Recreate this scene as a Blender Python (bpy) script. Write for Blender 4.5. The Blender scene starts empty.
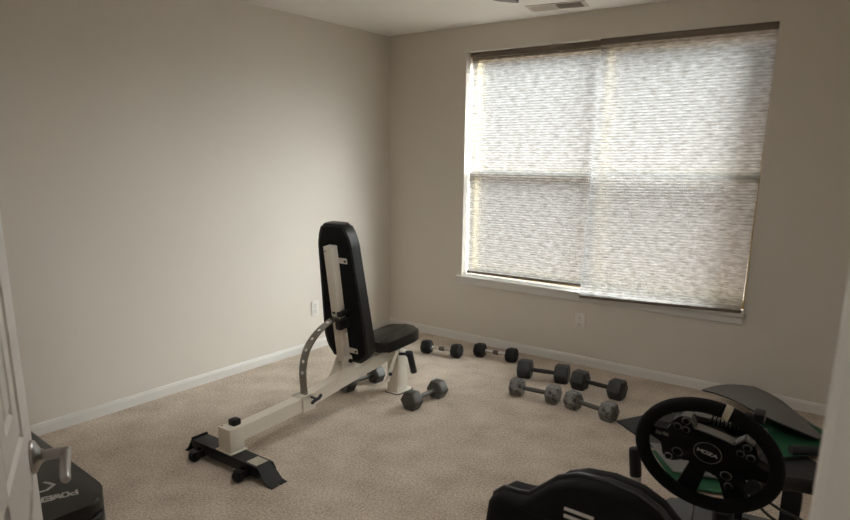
import bpy, bmesh, math, random
from mathutils import Vector, Matrix
random.seed(7)
S = bpy.context.scene
C = S.collection
PI = math.pi

# ------------------------------------------------------------------ helpers
def link(name, bm, mat, parent=None, smooth=True, angle=35, outward=False):
    me = bpy.data.meshes.new(name)
    if outward:                      # open cloth: all faces look out of the window (+y)
        bm.normal_update()
        for fc in bm.faces:
            if fc.normal.y < 0: fc.normal_flip()
    else: bmesh.ops.recalc_face_normals(bm, faces=bm.faces[:])
    bm.to_mesh(me); bm.free()
    mats = mat if isinstance(mat, (list, tuple)) else [mat]
    for m in mats: me.materials.append(m)
    if smooth and len(me.polygons):
        me.polygons.foreach_set('use_smooth', [True]*len(me.polygons))
        me.set_sharp_from_angle(angle=math.radians(angle))
    o = bpy.data.objects.new(name, me)
    C.objects.link(o)
    if parent is not None: o.parent = parent
    return o

def tag(o, label=None, cat=None, group=None, kind=None):
    if label: o['label'] = label
    if cat: o['category'] = cat
    if group: o['group'] = group
    if kind: o['kind'] = kind
    return o

def thing(name, label, cat, loc=(0, 0, 0), rotz=0, group=None, mat4=None):
    o = bpy.data.objects.new(name, None); C.objects.link(o)
    o.empty_display_size = .05
    if mat4 is not None: o.matrix_world = mat4
    else:
        o.location = loc; o.rotation_euler = (0, 0, rotz)
    return tag(o, label, cat, group)

def BM(): return bmesh.new()

def xf(bm, verts, M):
    bmesh.ops.transform(bm, matrix=M, verts=verts)

def box(bm, lo, hi, M=None, bev=0, seg=2, mi=0):
    r = bmesh.ops.create_cube(bm, size=1)
    vs = r['verts']
    lo, hi = Vector(lo), Vector(hi)
    xf(bm, vs, Matrix.Translation((lo+hi)/2) @ Matrix.Diagonal((*(hi-lo), 1)))
    fs = list({f for v in vs for f in v.link_faces})
    for f in fs: f.material_index = mi
    if bev:
        es = list({e for v in vs for e in v.link_edges})
        rr = bmesh.ops.bevel(bm, geom=es, offset=bev, segments=seg, profile=.5, affect='EDGES')
        vs = list({v for f in rr['faces'] for v in f.verts} | {v for v in vs if v.is_valid})
        for f in rr['faces']: f.material_index = mi
    if M is not None: xf(bm, vs, M)
    return vs

def frame_z(a, b):
    """matrix whose z axis goes from a to b, origin at a"""
    a, b = Vector(a), Vector(b)
    z = (b-a).normalized()
    q = z.to_track_quat('Z', 'Y')
    return Matrix.Translation(a) @ q.to_matrix().to_4x4(), (b-a).length

def cyl(bm, a, b, r, n=20, r2=None, bev=0, mi=0):
    M, L = frame_z(a, b)
    r2 = r if r2 is None else r2
    if bev:
        lathe(bm, [(0, 0), (r-bev, 0), (r-.3*bev, .3*bev), (r, bev), (r2, L-bev), (r2-.3*bev, L-.3*bev), (r2-bev, L), (0, L)], n, M, mi)
    else:
        lathe(bm, [(0, 0), (r, 0), (r2, L), (0, L)], n, M, mi)

def lathe(bm, prof, n=24, M=None, mi=0):
    rings = []
    for (r, z) in prof:
        if r < 1e-6: rings.append([bm.verts.new((0, 0, z))])
        else: rings.append([bm.verts.new((r*math.cos(2*PI*i/n), r*math.sin(2*PI*i/n), z)) for i in range(n)])
    for A, B in zip(rings[:-1], rings[1:]):
        for i in range(n):
            j = (i+1) % n
            if len(A) == 1 and len(B) == 1: continue
            if len(A) == 1: f = bm.faces.new((A[0], B[i], B[j]))
            elif len(B) == 1: f = bm.faces.new((A[i], A[j], B[0]))
            else: f = bm.faces.new((A[i], A[j], B[j], B[i]))
            f.material_index = mi
    vs = [v for R in rings for v in R]
    if M is not None: xf(bm, vs, M)
    return vs

def prism(bm, pts, z0, z1, M=None, bev=0, seg=3, mi=0):
    """outline pts (x,y) extruded z0..z1, optional bevel of the cap edges"""
    vb = [bm.verts.new((x, y, z0)) for x, y in pts]
    vt = [bm.verts.new((x, y, z1)) for x, y in pts]
    n = len(pts)
    fs = [bm.faces.new(vb[::-1]), bm.faces.new(vt)]
    for i in range(n):
        j = (i+1) % n
        fs.append(bm.faces.new((vb[i], vb[j], vt[j], vt[i])))
    for f in fs: f.material_index = mi
    vs = vb+vt
    if bev:
        es = [e for e in fs[0].edges] + [e for e in fs[1].edges]
        rr = bmesh.ops.bevel(bm, geom=es, offset=bev, segments=seg, profile=.5, affect='EDGES')
        for f in rr['faces']: f.material_index = mi
        vs = list({v for f in rr['faces'] for v in f.verts} | {v for v in vs if v.is_valid})
    if M is not None: xf(bm, vs, M)
    return vs

def tube(bm, pts, r, n=12, closed=False, caps=True, mi=0):
    pts = [Vector(p) for p in pts]
    N = len(pts)
    rings = []
    up = None
    for i, p in enumerate(pts):
        if closed: t = pts[(i+1) % N]-pts[i-1]
        else: t = pts[min(i+1, N-1)]-pts[max(i-1, 0)]
        t.normalize()
        if up is None:
            up = Vector((0, 0, 1)) if abs(t.z) < .9 else Vector((1, 0, 0))
        x = up.cross(t); x.normalize(); y = t.cross(x); up = y
        rr = r[i] if isinstance(r, (list, tuple)) else r
        rings.append([bm.verts.new(p+x*(rr*math.cos(2*PI*k/n))+y*(rr*math.sin(2*PI*k/n))) for k in range(n)])
    rng = range(N if closed else N-1)
    for i in rng:
        A, B = rings[i], rings[(i+1) % N]
        for k in range(n):
            f = bm.faces.new((A[k], A[(k+1) % n], B[(k+1) % n], B[k])); f.material_index = mi
    if caps and not closed:
        bm.faces.new(rings[0][::-1]).material_index = mi; bm.faces.new(rings[-1]).material_index = mi
    return [v for R in rings for v in R]

def spline(pts, n=8):
    """Catmull-Rom through pts"""
    P = [Vector(p) for p in pts]
    P = [2*P[0]-P[1]]+P+[2*P[-1]-P[-2]]
    out = []
    for i in range(1, len(P)-2):
        a, b, c, d = P[i-1:i+3]
        for k in range(n):
            t = k/n
            out.append(.5*((2*b)+(c-a)*t+(2*a-5*b+4*c-d)*t*t+(3*b-a-3*c+d)*t**3))
    out.append(P[-2])
    return out

def rrect(w, h, r, n=6, cx=0, cy=0):
    pts = []
    for (sx, sy, a0) in ((1, 1, 0), (-1, 1, PI/2), (-1, -1, PI), (1, -1, 1.5*PI)):
        for k in range(n+1):
            a = a0+k*PI/2/n
            pts.append((cx+sx*(w/2-r)+r*math.cos(a), cy+sy*(h/2-r)+r*math.sin(a)))
    return pts

def round_poly(pts, r, n=5):
    """round the corners of a polygon"""
    out = []
    N = len(pts)
    for i in range(N):
        p = Vector(pts[i]); a = Vector(pts[i-1]); b = Vector(pts[(i+1) % N])
        ra = min(r, .45*(a-p).length, .45*(b-p).length)
        A = p+(a-p).normalized()*ra; B = p+(b-p).normalized()*ra
        for k in range(n+1):
            t = k/n
            q = A*(1-t)**2+p*2*t*(1-t)+B*t*t
            out.append((q.x, q.y))
    return out

def sheet(bm, grid, th, mi=0, mi2=None):
    """grid[i][j] of points -> thin solid sheet of thickness th (downwards along normals); mi upper, mi2 under"""
    if mi2 is None: mi2 = mi
    R, Q = len(grid), len(grid[0])
    G = [[Vector(p) for p in row] for row in grid]
    def nrm(i, j):
        a = G[min(i+1, R-1)][j]-G[max(i-1, 0)][j]; b = G[i][min(j+1, Q-1)]-G[i][max(j-1, 0)]
        return a.cross(b).normalized()
    top = [[bm.verts.new(G[i][j]) for j in range(Q)] for i in range(R)]
    bot = [[bm.verts.new(G[i][j]-nrm(i, j)*th) for j in range(Q)] for i in range(R)]
    def q(a, b, c, d, m):
        f = bm.faces.new((a, b, c, d)); f.material_index = m
    for i in range(R-1):
        for j in range(Q-1):
            q(top[i][j], top[i+1][j], top[i+1][j+1], top[i][j+1], mi)
            q(bot[i][j], bot[i][j+1], bot[i+1][j+1], bot[i+1][j], mi2)
    for i in range(R-1):
        q(top[i][0], bot[i][0], bot[i+1][0], top[i+1][0], mi2)
        q(top[i][-1], top[i+1][-1], bot[i+1][-1], bot[i][-1], mi2)
    for j in range(Q-1):
        q(top[0][j], top[0][j+1], bot[0][j+1], bot[0][j], mi2)
        q(top[-1][j], bot[-1][j], bot[-1][j+1], top[-1][j+1], mi2)

# letter strokes on a 1 x 1 cell, each a polyline
GLYPH = {
 'M': [[(0, 0), (0, 1), (.5, .35), (1, 1), (1, 0)]],
 'O': [[(.2, 0), (0, .25), (0, .75), (.2, 1), (.8, 1), (1, .75), (1, .25), (.8, 0), (.2, 0)]],
 'Z': [[(0, 1), (1, 1), (0, 0), (1, 0)]],
 'A': [[(0, 0), (.5, 1), (1, 0)], [(.22, .35), (.78, .35)]],
 'P': [[(0, 0), (0, 1), (.75, 1), (1, .82), (1, .62), (.75, .45), (0, .45)]],
 'W': [[(0, 1), (.25, 0), (.5, .75), (.75, 0), (1, 1)]],
 'E': [[(1, 0), (0, 0), (0, 1), (1, 1)], [(0, .5), (.8, .5)]],
 'R': [[(0, 0), (0, 1), (.75, 1), (1, .82), (1, .65), (.75, .48), (0, .48)], [(.5, .48), (1, 0)]],
}
def strokes(bm, lines, w, M, th=.0006):
    """flat raised ribbons along polylines (x,y), in plane M"""
    for ln in lines:
        for a, b in zip(ln[:-1], ln[1:]):
            a, b = Vector((*a, 0)), Vector((*b, 0))
            d = (b-a)
            if d.length < 1e-6: continue
            d.normalize(); n = Vector((-d.y, d.x, 0))*w/2; a2, b2 = a-d*w*.35, b+d*w*.35
            box_v = [bm.verts.new(p) for p in (a2-n, b2-n, b2+n, a2+n)]
            top = [bm.verts.new(v.co+Vector((0, 0, th))) for v in box_v]
            bm.faces.new(box_v[::-1]); bm.faces.new(top)
            for i in range(4):
                bm.faces.new((box_v[i], box_v[(i+1) % 4], top[(i+1) % 4], top[i]))
            xf(bm, box_v+top, M)
def word(bm, text, cw, ch, gap, w, M, center=True, th=.0006):
    L = len(text)*cw+(len(text)-1)*gap
    x = -L/2 if center else 0
    y = -ch/2 if center else 0
    for c in text:
        strokes(bm, [[(x+px*cw, y+py*ch) for px, py in ln] for ln in GLYPH[c]], w, M, th)
        x += cw+gap

# ------------------------------------------------------------------ materials
def srgb(r, g, b):
    f = lambda c: (c/255/12.92) if c/255 <= .04045 else ((c/255+.055)/1.055)**2.4
    return (f(r), f(g), f(b), 1)

def new_mat(name):
    m = bpy.data.materials.new(name); m.use_nodes = True
    return m, m.node_tree, m.node_tree.nodes, m.node_tree.links

def pbr(name, col, rough=.5, metal=0, var=0, vscale=20, bump=0, bscale=200, spec=.5, coat=0, stretch=None):
    m, nt, N, L = new_mat(name)
    b = N['Principled BSDF']
    b.inputs['Base Color'].default_value = col
    b.inputs['Roughness'].default_value = rough
    b.inputs['Metallic'].default_value = metal
    b.inputs['Specular IOR Level'].default_value = spec
    b.inputs['Coat Weight'].default_value = coat
    tc = N.new('ShaderNodeTexCoord')
    src = tc.outputs['Object']
    if stretch:
        mp = N.new('ShaderNodeMapping'); mp.inputs['Scale'].default_value = stretch
        L.new(src, mp.inputs['Vector']); src = mp.outputs['Vector']
    if var:
        nz = N.new('ShaderNodeTexNoise'); nz.inputs['Scale'].default_value = vscale; nz.inputs['Detail'].default_value = 4
        L.new(src, nz.inputs['Vector'])
        mx = N.new('ShaderNodeMix'); mx.data_type = 'RGBA'
        mx.inputs['A'].default_value = [c*(1-var) for c in col[:3]]+[1]
        mx.inputs['B'].default_value = [min(1, c*(1+var)) for c in col[:3]]+[1]
        L.new(nz.outputs['Fac'], mx.inputs['Factor']); L.new(mx.outputs['Result'], b.inputs['Base Color'])
    if bump:
        nz = N.new('ShaderNodeTexNoise'); nz.inputs['Scale'].default_value = bscale; nz.inputs['Detail'].default_value = 3
        L.new(src, nz.inputs['Vector'])
        bp = N.new('ShaderNodeBump'); bp.inputs['Strength'].default_value = bump; bp.inputs['Distance'].default_value = .004
        L.new(nz.outputs['Fac'], bp.inputs['Height']); L.new(bp.outputs['Normal'], b.inputs['Normal'])
    return m

WALL = pbr('wall_paint', (.70, .657, .592, 1), .75, var=.015, vscale=3, bump=.04, bscale=350, spec=.25)
CEIL = pbr('ceiling_paint', (.93, .915, .885, 1), .85, bump=.05, bscale=250, spec=.2)
TRIM = pbr('white_trim', (.72, .705, .675, 1), .45, var=.02, vscale=6)
DOORM = pbr('door_paint', (.86, .84, .81, 1), .45, var=.02, vscale=5)
NICKEL = pbr('satin_nickel', (.40, .39, .38, 1), .28, metal=1)
CHROME = pbr('chrome', (.75, .75, .75, 1), .12, metal=1)
STEEL = pbr('brushed_steel', (.34, .33, .315, 1), .26, metal=1, var=.1, vscale=60)
WHITE_STEEL = pbr('white_powder_coat', (.72, .67, .58, 1), .38, var=.02, vscale=30)
BLACK_STEEL = pbr('black_powder_coat', (.010, .010, .011, 1), .45, spec=.35, var=.2, vscale=80)
VINYL = pbr('black_vinyl', (.007, .0068, .0065, 1), .30, spec=.42, bump=.12, bscale=500, var=.15, vscale=30)
BACKCLOTH = pbr('black_backing_cloth', (.008, .008, .008, 1), .9, bump=.2, bscale=900, spec=.2)
RUBBER = pbr('black_rubber', (.009, .009, .0095, 1), .55, spec=.3, bump=.08, bscale=400, var=.2, vscale=60)
IRON = pbr('dark_cast_iron', (.028, .028, .028, 1), .5, bump=.15, bscale=300, var=.25, vscale=40)
IRONH = pbr('dark_steel_handle', (.035, .034, .033, 1), .42, metal=.6, bump=.25, bscale=900)
GREYIRON = pbr('grey_hammertone', (.085, .082, .076, 1), .42, metal=.3, bump=.25, bscale=220, var=.35, vscale=70)
GREYH = pbr('grey_steel_handle', (.12, .115, .105, 1), .38, metal=.7, bump=.3, bscale=800)
GRIP = pbr('rubber_grip', (.01, .01, .012, 1), .5, bump=.2, bscale=500)
NAVY = pbr('dark_blue_plastic', (.008, .011, .02, 1), .4)
OUTLET = pbr('outlet_plastic', (.76, .73, .69, 1), .35)
SLOT = pbr('dark_slot', (.02, .02, .02, 1), .6)
PRINT = pbr('pale_print', (.58, .56, .53, 1), .6)
SEATFAB = pbr('seat_fabric', (.006, .006, .0065, 1), .8, bump=.2, bscale=700, spec=.2)
SEATEDGE = pbr('seat_piping_vinyl', (.014, .014, .015, 1), .42, bump=.1, bscale=500)
SUEDE = pbr('rim_suede', (.007, .0067, .0065, 1), .85, bump=.25, bscale=900, spec=.2)
HUBM = pbr('wheel_hub_black', (.0035, .0035, .0035, 1), .42, spec=.3)
ALU = pbr('grey_anodised', (.30, .295, .28, 1), .38, metal=.8)
DKALU = pbr('dark_anodised', (.045, .045, .045, 1), .45, metal=.5)
MARK = pbr('cream_leather', (.62, .56, .42, 1), .7)
MATGREY = pbr('grey_foam_mat', (.165, .158, .150, 1), .75, bump=.12, bscale=500, var=.06, vscale=12)
MATDARK = pbr('charcoal_foam_mat', (.032, .031, .031, 1), .7, bump=.12, bscale=500, var=.1, vscale=12)
GREEN = pbr('green_foam_mat', (.010, .085, .036, 1), .75, bump=.1, bscale=500, var=.1, vscale=10)
PEDALPL = pbr('pedal_plate_grey', (.06, .06, .06, 1), .5, var=.1, vscale=20)
STICKER = pbr('pale_sticker', (.42, .38, .30, 1), .5, var=.35, vscale=90)
VINYLWIN = pbr('window_vinyl', (.52, .41, .20, 1), .5)
RAILM = pbr('shade_rail', (.16, .125, .098, 1), .45)
FANM = pbr('fan_blade', (.20, .19, .18, 1), .5, var=.1, vscale=12)
VENTM = pbr('vent_metal', (.62, .58, .53, 1), .5)
VENTD = pbr('vent_dark', (.03, .028, .025, 1), .8)

def carpet_mat():
    m, nt, N, L = new_mat('beige_carpet')
    b = N['Principled BSDF']; b.inputs['Roughness'].default_value = .95; b.inputs['Specular IOR Level'].default_value = .1
    b.inputs['Sheen Weight'].default_value = .15
    tc = N.new('ShaderNodeTexCoord')
    n1 = N.new('ShaderNodeTexNoise'); n1.inputs['Scale'].default_value = 95; n1.inputs['Detail'].default_value = 4; n1.inputs['Roughness'].default_value = .7
    n2 = N.new('ShaderNodeTexNoise'); n2.inputs['Scale'].default_value = 5; n2.inputs['Detail'].default_value = 4
    L.new(tc.outputs['Object'], n1.inputs['Vector']); L.new(tc.outputs['Object'], n2.inputs['Vector'])
    add = N.new('ShaderNodeMath'); add.operation = 'MULTIPLY_ADD'; add.inputs[1].default_value = .35
    L.new(n2.outputs['Fac'], add.inputs[0]); L.new(n1.outputs['Fac'], add.inputs[2])
    cr = N.new('ShaderNodeValToRGB')
    cr.color_ramp.elements[0].position = .48; cr.color_ramp.elements[0].color = (.28, .221, .170, 1)
    cr.color_ramp.elements[1].position = .88; cr.color_ramp.elements[1].color = (.72, .625, .52, 1)
    L.new(add.outputs[0], cr.inputs['Fac']); L.new(cr.outputs['Color'], b.inputs['Base Color'])
    n3 = N.new('ShaderNodeTexNoise'); n3.inputs['Scale'].default_value = 140; n3.inputs['Detail'].default_value = 4
    L.new(tc.outputs['Object'], n3.inputs['Vector'])
    bp = N.new('ShaderNodeBump'); bp.inputs['Strength'].default_value = .35; bp.inputs['Distance'].default_value = .006
    L.new(n3.outputs['Fac'], bp.inputs['Height']); L.new(bp.outputs['Normal'], b.inputs['Normal'])
    return m
CARPET = carpet_mat()

def shade_mat():
    m, nt, N, L = new_mat('slub_shade_fabric')
    N.remove(N['Principled BSDF'])
    out = N['Material Output']
    tc = N.new('ShaderNodeTexCoord')
    def nz(scale, detail=3):
        mp = N.new('ShaderNodeMapping'); mp.inputs['Scale'].default_value = scale
        L.new(tc.outputs['Object'], mp.inputs['Vector'])
        n = N.new('ShaderNodeTexNoise'); n.inputs['Scale'].default_value = 1; n.inputs['Detail'].default_value = detail
        L.new(mp.outputs['Vector'], n.inputs['Vector']); return n.outputs['Fac']
    a = nz((21, 1, 150), 3); c = nz((17, 1, 44), 4)
    mx = N.new('ShaderNodeMath'); mx.operation = 'ADD'; L.new(a, mx.inputs[0]); L.new(c, mx.inputs[1])
    cr = N.new('ShaderNodeValToRGB')
    e = cr.color_ramp.elements
    e[0].position = .36; e[0].color = (.45, .43, .405, 1)
    e[1].position = .66; e[1].color = (.87, .87, .88, 1)
    mul = N.new('ShaderNodeMath'); mul.operation = 'MULTIPLY'; mul.inputs[1].default_value = .5
    L.new(mx.outputs[0], mul.inputs[0]); L.new(mul.outputs[0], cr.inputs['Fac'])
    tr = N.new('ShaderNodeBsdfTranslucent'); L.new(cr.outputs['Color'], tr.inputs['Color'])
    df = N.new('ShaderNodeBsdfDiffuse'); df.inputs['Color'].default_value = (.62, .58, .52, 1)
    # woven fabric: part of the light is scattered evenly, part mostly onwards
    rf = N.new('ShaderNodeBsdfRefraction'); rf.distribution = 'GGX'; rf.inputs['Roughness'].default_value = .84; rf.inputs['IOR'].default_value = 1.35
    L.new(cr.outputs['Color'], rf.inputs['Color'])
    s0 = N.new('ShaderNodeMixShader'); s0.inputs['Fac'].default_value = .965
    L.new(tr.outputs[0], s0.inputs[1]); L.new(rf.outputs[0], s0.inputs[2])
    s = N.new('ShaderNodeMixShader'); s.inputs['Fac'].default_value = .1
    L.new(s0.outputs[0], s.inputs[1]); L.new(df.outputs[0], s.inputs[2])
    L.new(s.outputs[0], out.inputs['Surface'])
    return m
SHADE = shade_mat()

def glass_mat():
    m, nt, N, L = new_mat('window_glass')
    N.remove(N['Principled BSDF'])
    t = N.new('ShaderNodeBsdfTransparent'); t.inputs['Color'].default_value = (.93, .95, .94, 1)
    g = N.new('ShaderNodeBsdfGlossy'); g.inputs['Roughness'].default_value = .02
    s = N.new('ShaderNodeMixShader'); s.inputs['Fac'].default_value = .06
    L.new(t.outputs[0], s.inputs[1]); L.new(g.outputs[0], s.inputs[2]); L.new(s.outputs[0], N['Material Output'].inputs['Surface'])
    return m
GLASS = glass_mat()
def screen_mat():
    m, nt, N, L = new_mat('insect_screen')
    N.remove(N['Principled BSDF'])
    t = N.new('ShaderNodeBsdfTransparent')
    g = N.new('ShaderNodeBsdfDiffuse'); g.inputs['Color'].default_value = (.05, .05, .05, 1)
    s = N.new('ShaderNodeMixShader'); s.inputs['Fac'].default_value = .22
    L.new(t.outputs[0], s.inputs[1]); L.new(g.outputs[0], s.inputs[2]); L.new(s.outputs[0], N['Material Output'].inputs['Surface'])
    return m
SCREEN = screen_mat()

# ------------------------------------------------------------------ camera
cam = bpy.data.cameras.new('camera'); co = bpy.data.objects.new('camera', cam); C.objects.link(co)
cam.sensor_width = 36; cam.sensor_fit = 'HORIZONTAL'
cam.lens = 644.03/850*36
cam.shift_y = (306.62-260)/850
cam.clip_start = .01
yaw, pit, rol = -.6348, -.2303, .0102
f = Vector((math.sin(yaw)*math.cos(pit), math.cos(yaw)*math.cos(pit), math.sin(pit)))
rt = Vector((math.cos(yaw), -math.sin(yaw), 0)); up = rt.cross(f)
r2 = rt*math.cos(rol)+up*math.sin(rol); u2 = up*math.cos(rol)-rt*math.sin(rol)
co.matrix_world = Matrix(((r2.x, u2.x, -f.x, 3.5929), (r2.y, u2.y, -f.y, -4.3432), (r2.z, u2.z, -f.z, 1.4944), (0, 0, 0, 1)))
cam.dof.use_dof = True; cam.dof.focus_distance = 4.2; cam.dof.aperture_fstop = (cam.lens/1000)/.0028
# the lens is modelled at full-frame size, so the small phone aperture is a high f-number
S.camera = co

# ------------------------------------------------------------------ setting
H = 2.44
RX = 4.30             # right wall
DY = -4.28            # door wall, room face
WX0, WX1, WZ0, WZ1 = .761, 2.871, .55, 2.259
def struct(name, bm, m, **k):
    return tag(link(name, bm, m, smooth=k.pop('smooth', False)), kind='structure')

bm = BM(); box(bm, (-.12, -6.1, -.12), (RX+.12, .16, 0)); struct('floor', bm, CARPET)
bm = BM(); box(bm, (-.12, -6.1, H), (RX+.12, .16, H+.12)); struct('ceiling', bm, CEIL)
bm = BM(); box(bm, (-.12, DY, 0), (0, .16, H)); struct('wall_left', bm, WALL)
bm = BM()
box(bm, (0, 0, 0), (WX0, .16, H)); box(bm, (WX1, 0, 0), (RX, .16, H))
box(bm, (WX0, 0, 0), (WX1, .16, WZ0-.02)); box(bm, (WX0, 0, WZ1), (WX1, .16, H))
struct('wall_back', bm, WALL)
bm = BM(); box(bm, (RX, -6.1, 0), (RX+.12, .16, H)); struct('wall_right', bm, WALL)
OX0, OX1 = 2.916, 3.74
bm = BM()
box(bm, (-.12, DY-.115, 0), (OX0-.02, DY, H)); box(bm, (OX1+.02, DY-.115, 0), (RX, DY, H)); box(bm, (OX0-.02, DY-.115, 2.06), (OX1+.02, DY, H))
struct('wall_front', bm, WALL)
bm = BM()
box(bm, (OX0-.02, DY-.115, 0), (OX0, DY, 2.06)); box(bm, (OX1, DY-.115, 0), (OX1+.02, DY, 2.06)); box(bm, (OX0, DY-.115, 2.04), (OX1, DY, 2.06))
struct('trim_1', bm, TRIM)
# closet return wall beside the doorway (its painted end is the grey strip at the right)
bm = BM(); box(bm, (3.5725, -3.92, 0), (RX, -3.80, H), bev=.006); struct('wall_closet', bm, TRIM)
# hall behind the doorway
bm = BM(); box(bm, (1.9, -6.1, 0), (2.0, DY-.115, H)); struct('wall_hall_left', bm, WALL)
bm = BM(); box(bm, (1.9, -6.2, 0), (RX+.12, -6.1, H)); struct('wall_hall_end', bm, WALL)

def baseboard(name, pts):
    bm = BM()
    for (a, b, nrm) in pts:
        a, b, nrm = Vector((*a, 0)), Vector((*b, 0)), Vector((*nrm, 0))
        prof = [(0, 0), (.012, 0), (.012, .050), (.009, .058), (.009, .062), (.004, .068), (0, .068)]
        A = [bm.verts.new(a+nrm*d+Vector((0, 0, z))) for d, z in prof]
        B = [bm.verts.new(b+nrm*d+Vector((0, 0, z))) for d, z in prof]
        for i in range(len(prof)):
            j = (i+1) % len(prof); bm.faces.new((A[i], A[j], B[j], B[i]))
        bm.faces.new(A[::-1]); bm.faces.new(B)
    struct(name, bm, TRIM)
baseboard('baseboard_left', [((0, DY), (0, 0), (1, 0))])
baseboard('baseboard_back', [((0, 0), (RX, 0), (0, -1))])
baseboard('baseboard_right', [((RX, -3.8), (RX, 0), (-1, 0))])

# window unit: stool, apron, frames, sashes, glass
bm = BM()
box(bm, (WX0-.035, -.042, WZ0-.02), (WX1+.012, .0, WZ0), bev=.005)
box(bm, (WX0, 0, WZ0-.02), (WX1, .10, WZ0))
struct('trim_2', bm, TRIM)
bm = BM(); box(bm, (WX0-.022, -.016, WZ0-.072), (WX1+.003, 0, WZ0-.02), bev=.004); struct('trim_3', bm, TRIM)
MX = 1.816
for i, (a, b) in enumerate(((WX0, MX-.006), (MX+.006, WX1))):
    bm = BM()
    fl_, fr_ = (.028, .006) if i == 0 else (.006, .028)
    y0, y1 = .118, .155
    box(bm, (a, y0 if i == 0 else .138, WZ0), (a+fl_, y1, WZ1)); box(bm, (b-fr_, y0 if i else .138, WZ0), (b, y1, WZ1))
    box(bm, (a+fl_, y0, WZ0), (b-fr_, y1, WZ0+.05)); box(bm, (a+fl_, .085, WZ1-.055), (b-fr_, y1, WZ1))
    box(bm, (a+fl_, .100, 1.345), (b-fr_, .150, 1.382))
    w = struct('window_%d' % (i+1), bm, VINYLWIN)
    for z0, z1 in ((WZ0+.05, 1.345), (1.382, WZ1-.055)):
        bm = BM(); box(bm, (a+fl_, .128, z0), (b-fr_, .132, z1)); link('pane', bm, GLASS, w, smooth=False)
    bm = BM(); box(bm, (a+fl_, .150, WZ0+.05), (b-fr_, .1505, 1.345)); link('insect_screen', bm, SCREEN, w, smooth=False)
bm = BM(); box(bm, (MX-.006, .138, WZ0), (MX+.006, .16, WZ1)); struct('trim_4', bm, VINYLWIN)

# ------------------------------------------------------------------ shades
def pleated(name, label, x0, x1, top, ylist, bottoms):
    """pleated sheet from the head rail down to a bottom rail; its lower edge may hang out of the reveal"""
    t = thing(name, label, 'window shade', ((x0+x1)/2, ylist[0], top), 0, 'pleated shades in the window')
    o = Vector(((x0+x1)/2, ylist[0], top))
    zt = top-.040
    pitch, depth = .0185, .0045
    bm = BM()
    zb0, zb1 = bottoms            # height of the lower corners (left, right)
    yb0, yb1 = ylist[1], ylist[2]
    n = int((zt-min(zb0, zb1)-.018)/(pitch/2))
    cols = 2
    rows = []
    for i in range(n+1):
        s = i/n
        row = []
        for c in range(cols):
            u = c/(cols-1)
            zb = zb0+(zb1-zb0)*u+.018; yb = yb0+(yb1-yb0)*u
            z = zt+(zb-zt)*s
            y = ylist[0]+(yb-ylist[0])*s**1.6+(depth if i % 2 else -depth)/2
            row.append(bm.verts.new(Vector((x0+(x1-x0)*u, y, z))-o))
        rows.append(row)
    for A, B in zip(rows[:-1], rows[1:]):
        for c in range(cols-1): bm.faces.new((A[c], A[c+1], B[c+1], B[c]))
    link('fabric', bm, SHADE, t, smooth=False, outward=True)
    bm = BM(); box(bm, (x0-o.x, -.022, -.040), (x1-o.x, .022, 0), bev=.004); link('head_rail', bm, RAILM, t)
    bm = BM()
    for vs in [box(bm, (x0-o.x, -.010, -.009), (x1-o.x, .010, .009), bev=.003)]:
        for v in vs:
            u = (v.co.x+o.x-x0)/(x1-x0)
            v.co.z += zb0+(zb1-zb0)*u+.009-o.z
            v.co.y += yb0+(yb1-yb0)*u-o.y
    link('bottom_rail', bm, RAILM, t)
    return t
pleated('window_shade', 'left pleated shade, narrower panel ending just above the window stool', WX0+.010, 1.806, WZ1-.001, (.068, .066, .056), (.562, .574))
pleated('window_shade', 'right pleated shade, wider panel hanging out over the edge of the window stool', 1.810, WX1-.004, WZ1-.001, (.026, -.058, -.056), (.516, .562))

# ------------------------------------------------------------------ outlets and ceiling vent
def outlet(label, M):
    t = thing('wall_outlet', label, 'outlet', group='wall outlets', mat4=M)
    bm = BM(); prism(bm, rrect(.072, .116, .006), 0, .006, bev=.002); link('cover_plate', bm, OUTLET, t)
    for s in (1, -1):
        bm = BM(); prism(bm, rrect(.034, .030, .010, cy=s*.024), .005, .0078, bev=.001); rc = link('receptacle', bm, OUTLET, t)
        bm = BM()
        box(bm, (-.009, s*.024, .0075), (-.006, s*.024+.010, .0083)); box(bm, (.006, s*.024, .0075), (.009, s*.024+.009, .0083))
        cyl(bm, (0, s*.024-.007, .0075), (0, s*.024-.007, .0083), .0028, 10)
        link('slots', bm, SLOT, rc, smooth=False)
    bm = BM(); cyl(bm, (0, 0, .0055), (0, 0, .0072), .003, 10); link('screw', bm, STEEL, t)
outlet('wall outlet on the back wall below the window', Matrix(((1, 0, 0, 1.802), (0, 0, -1, 0), (0, 1, 0, .329), (0, 0, 0, 1))))
outlet('wall outlet on the left wall beside the upright bench backrest', Matrix(((0, 0, 1, 0), (1, 0, 0, -.913), (0, 1, 0, .327), (0, 0, 0, 1))))

t = thing('ceiling_vent', 'rectangular louvred air vent in the ceiling above the window', 'vent', (1.61, -.257, H), .19)
bm = BM()
for (a, b) in (((-.19, -.075), (.19, -.055)), ((-.19, .055), (.19, .075)), ((-.19, -.055), (-.165, .055)), ((.165, -.055), (.19, .055)), ((-.006, -.055), (.006, .055))):
    box(bm, (*a, -.006), (*b, 0))
link('frame', bm, VENTM, t, smooth=False)
bm = BM(); box(bm, (-.165, -.055, -.0015), (.165, .055, 0)); link('duct_opening', bm, VENTD, t, smooth=False)
for s, x0, x1 in ((-1, -.165, -.006), (1, .006, .165)):
    for k in range(5):
        bm = BM(); box(bm, (x0, -.012, -.0008), (x1, .012, .0008), Matrix.Translation((0, -.044+.022*k, -.007)) @ Matrix.Rotation(s*.6, 4, 'X'))
        link('louver', bm, VENTM, t, smooth=False)

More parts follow.
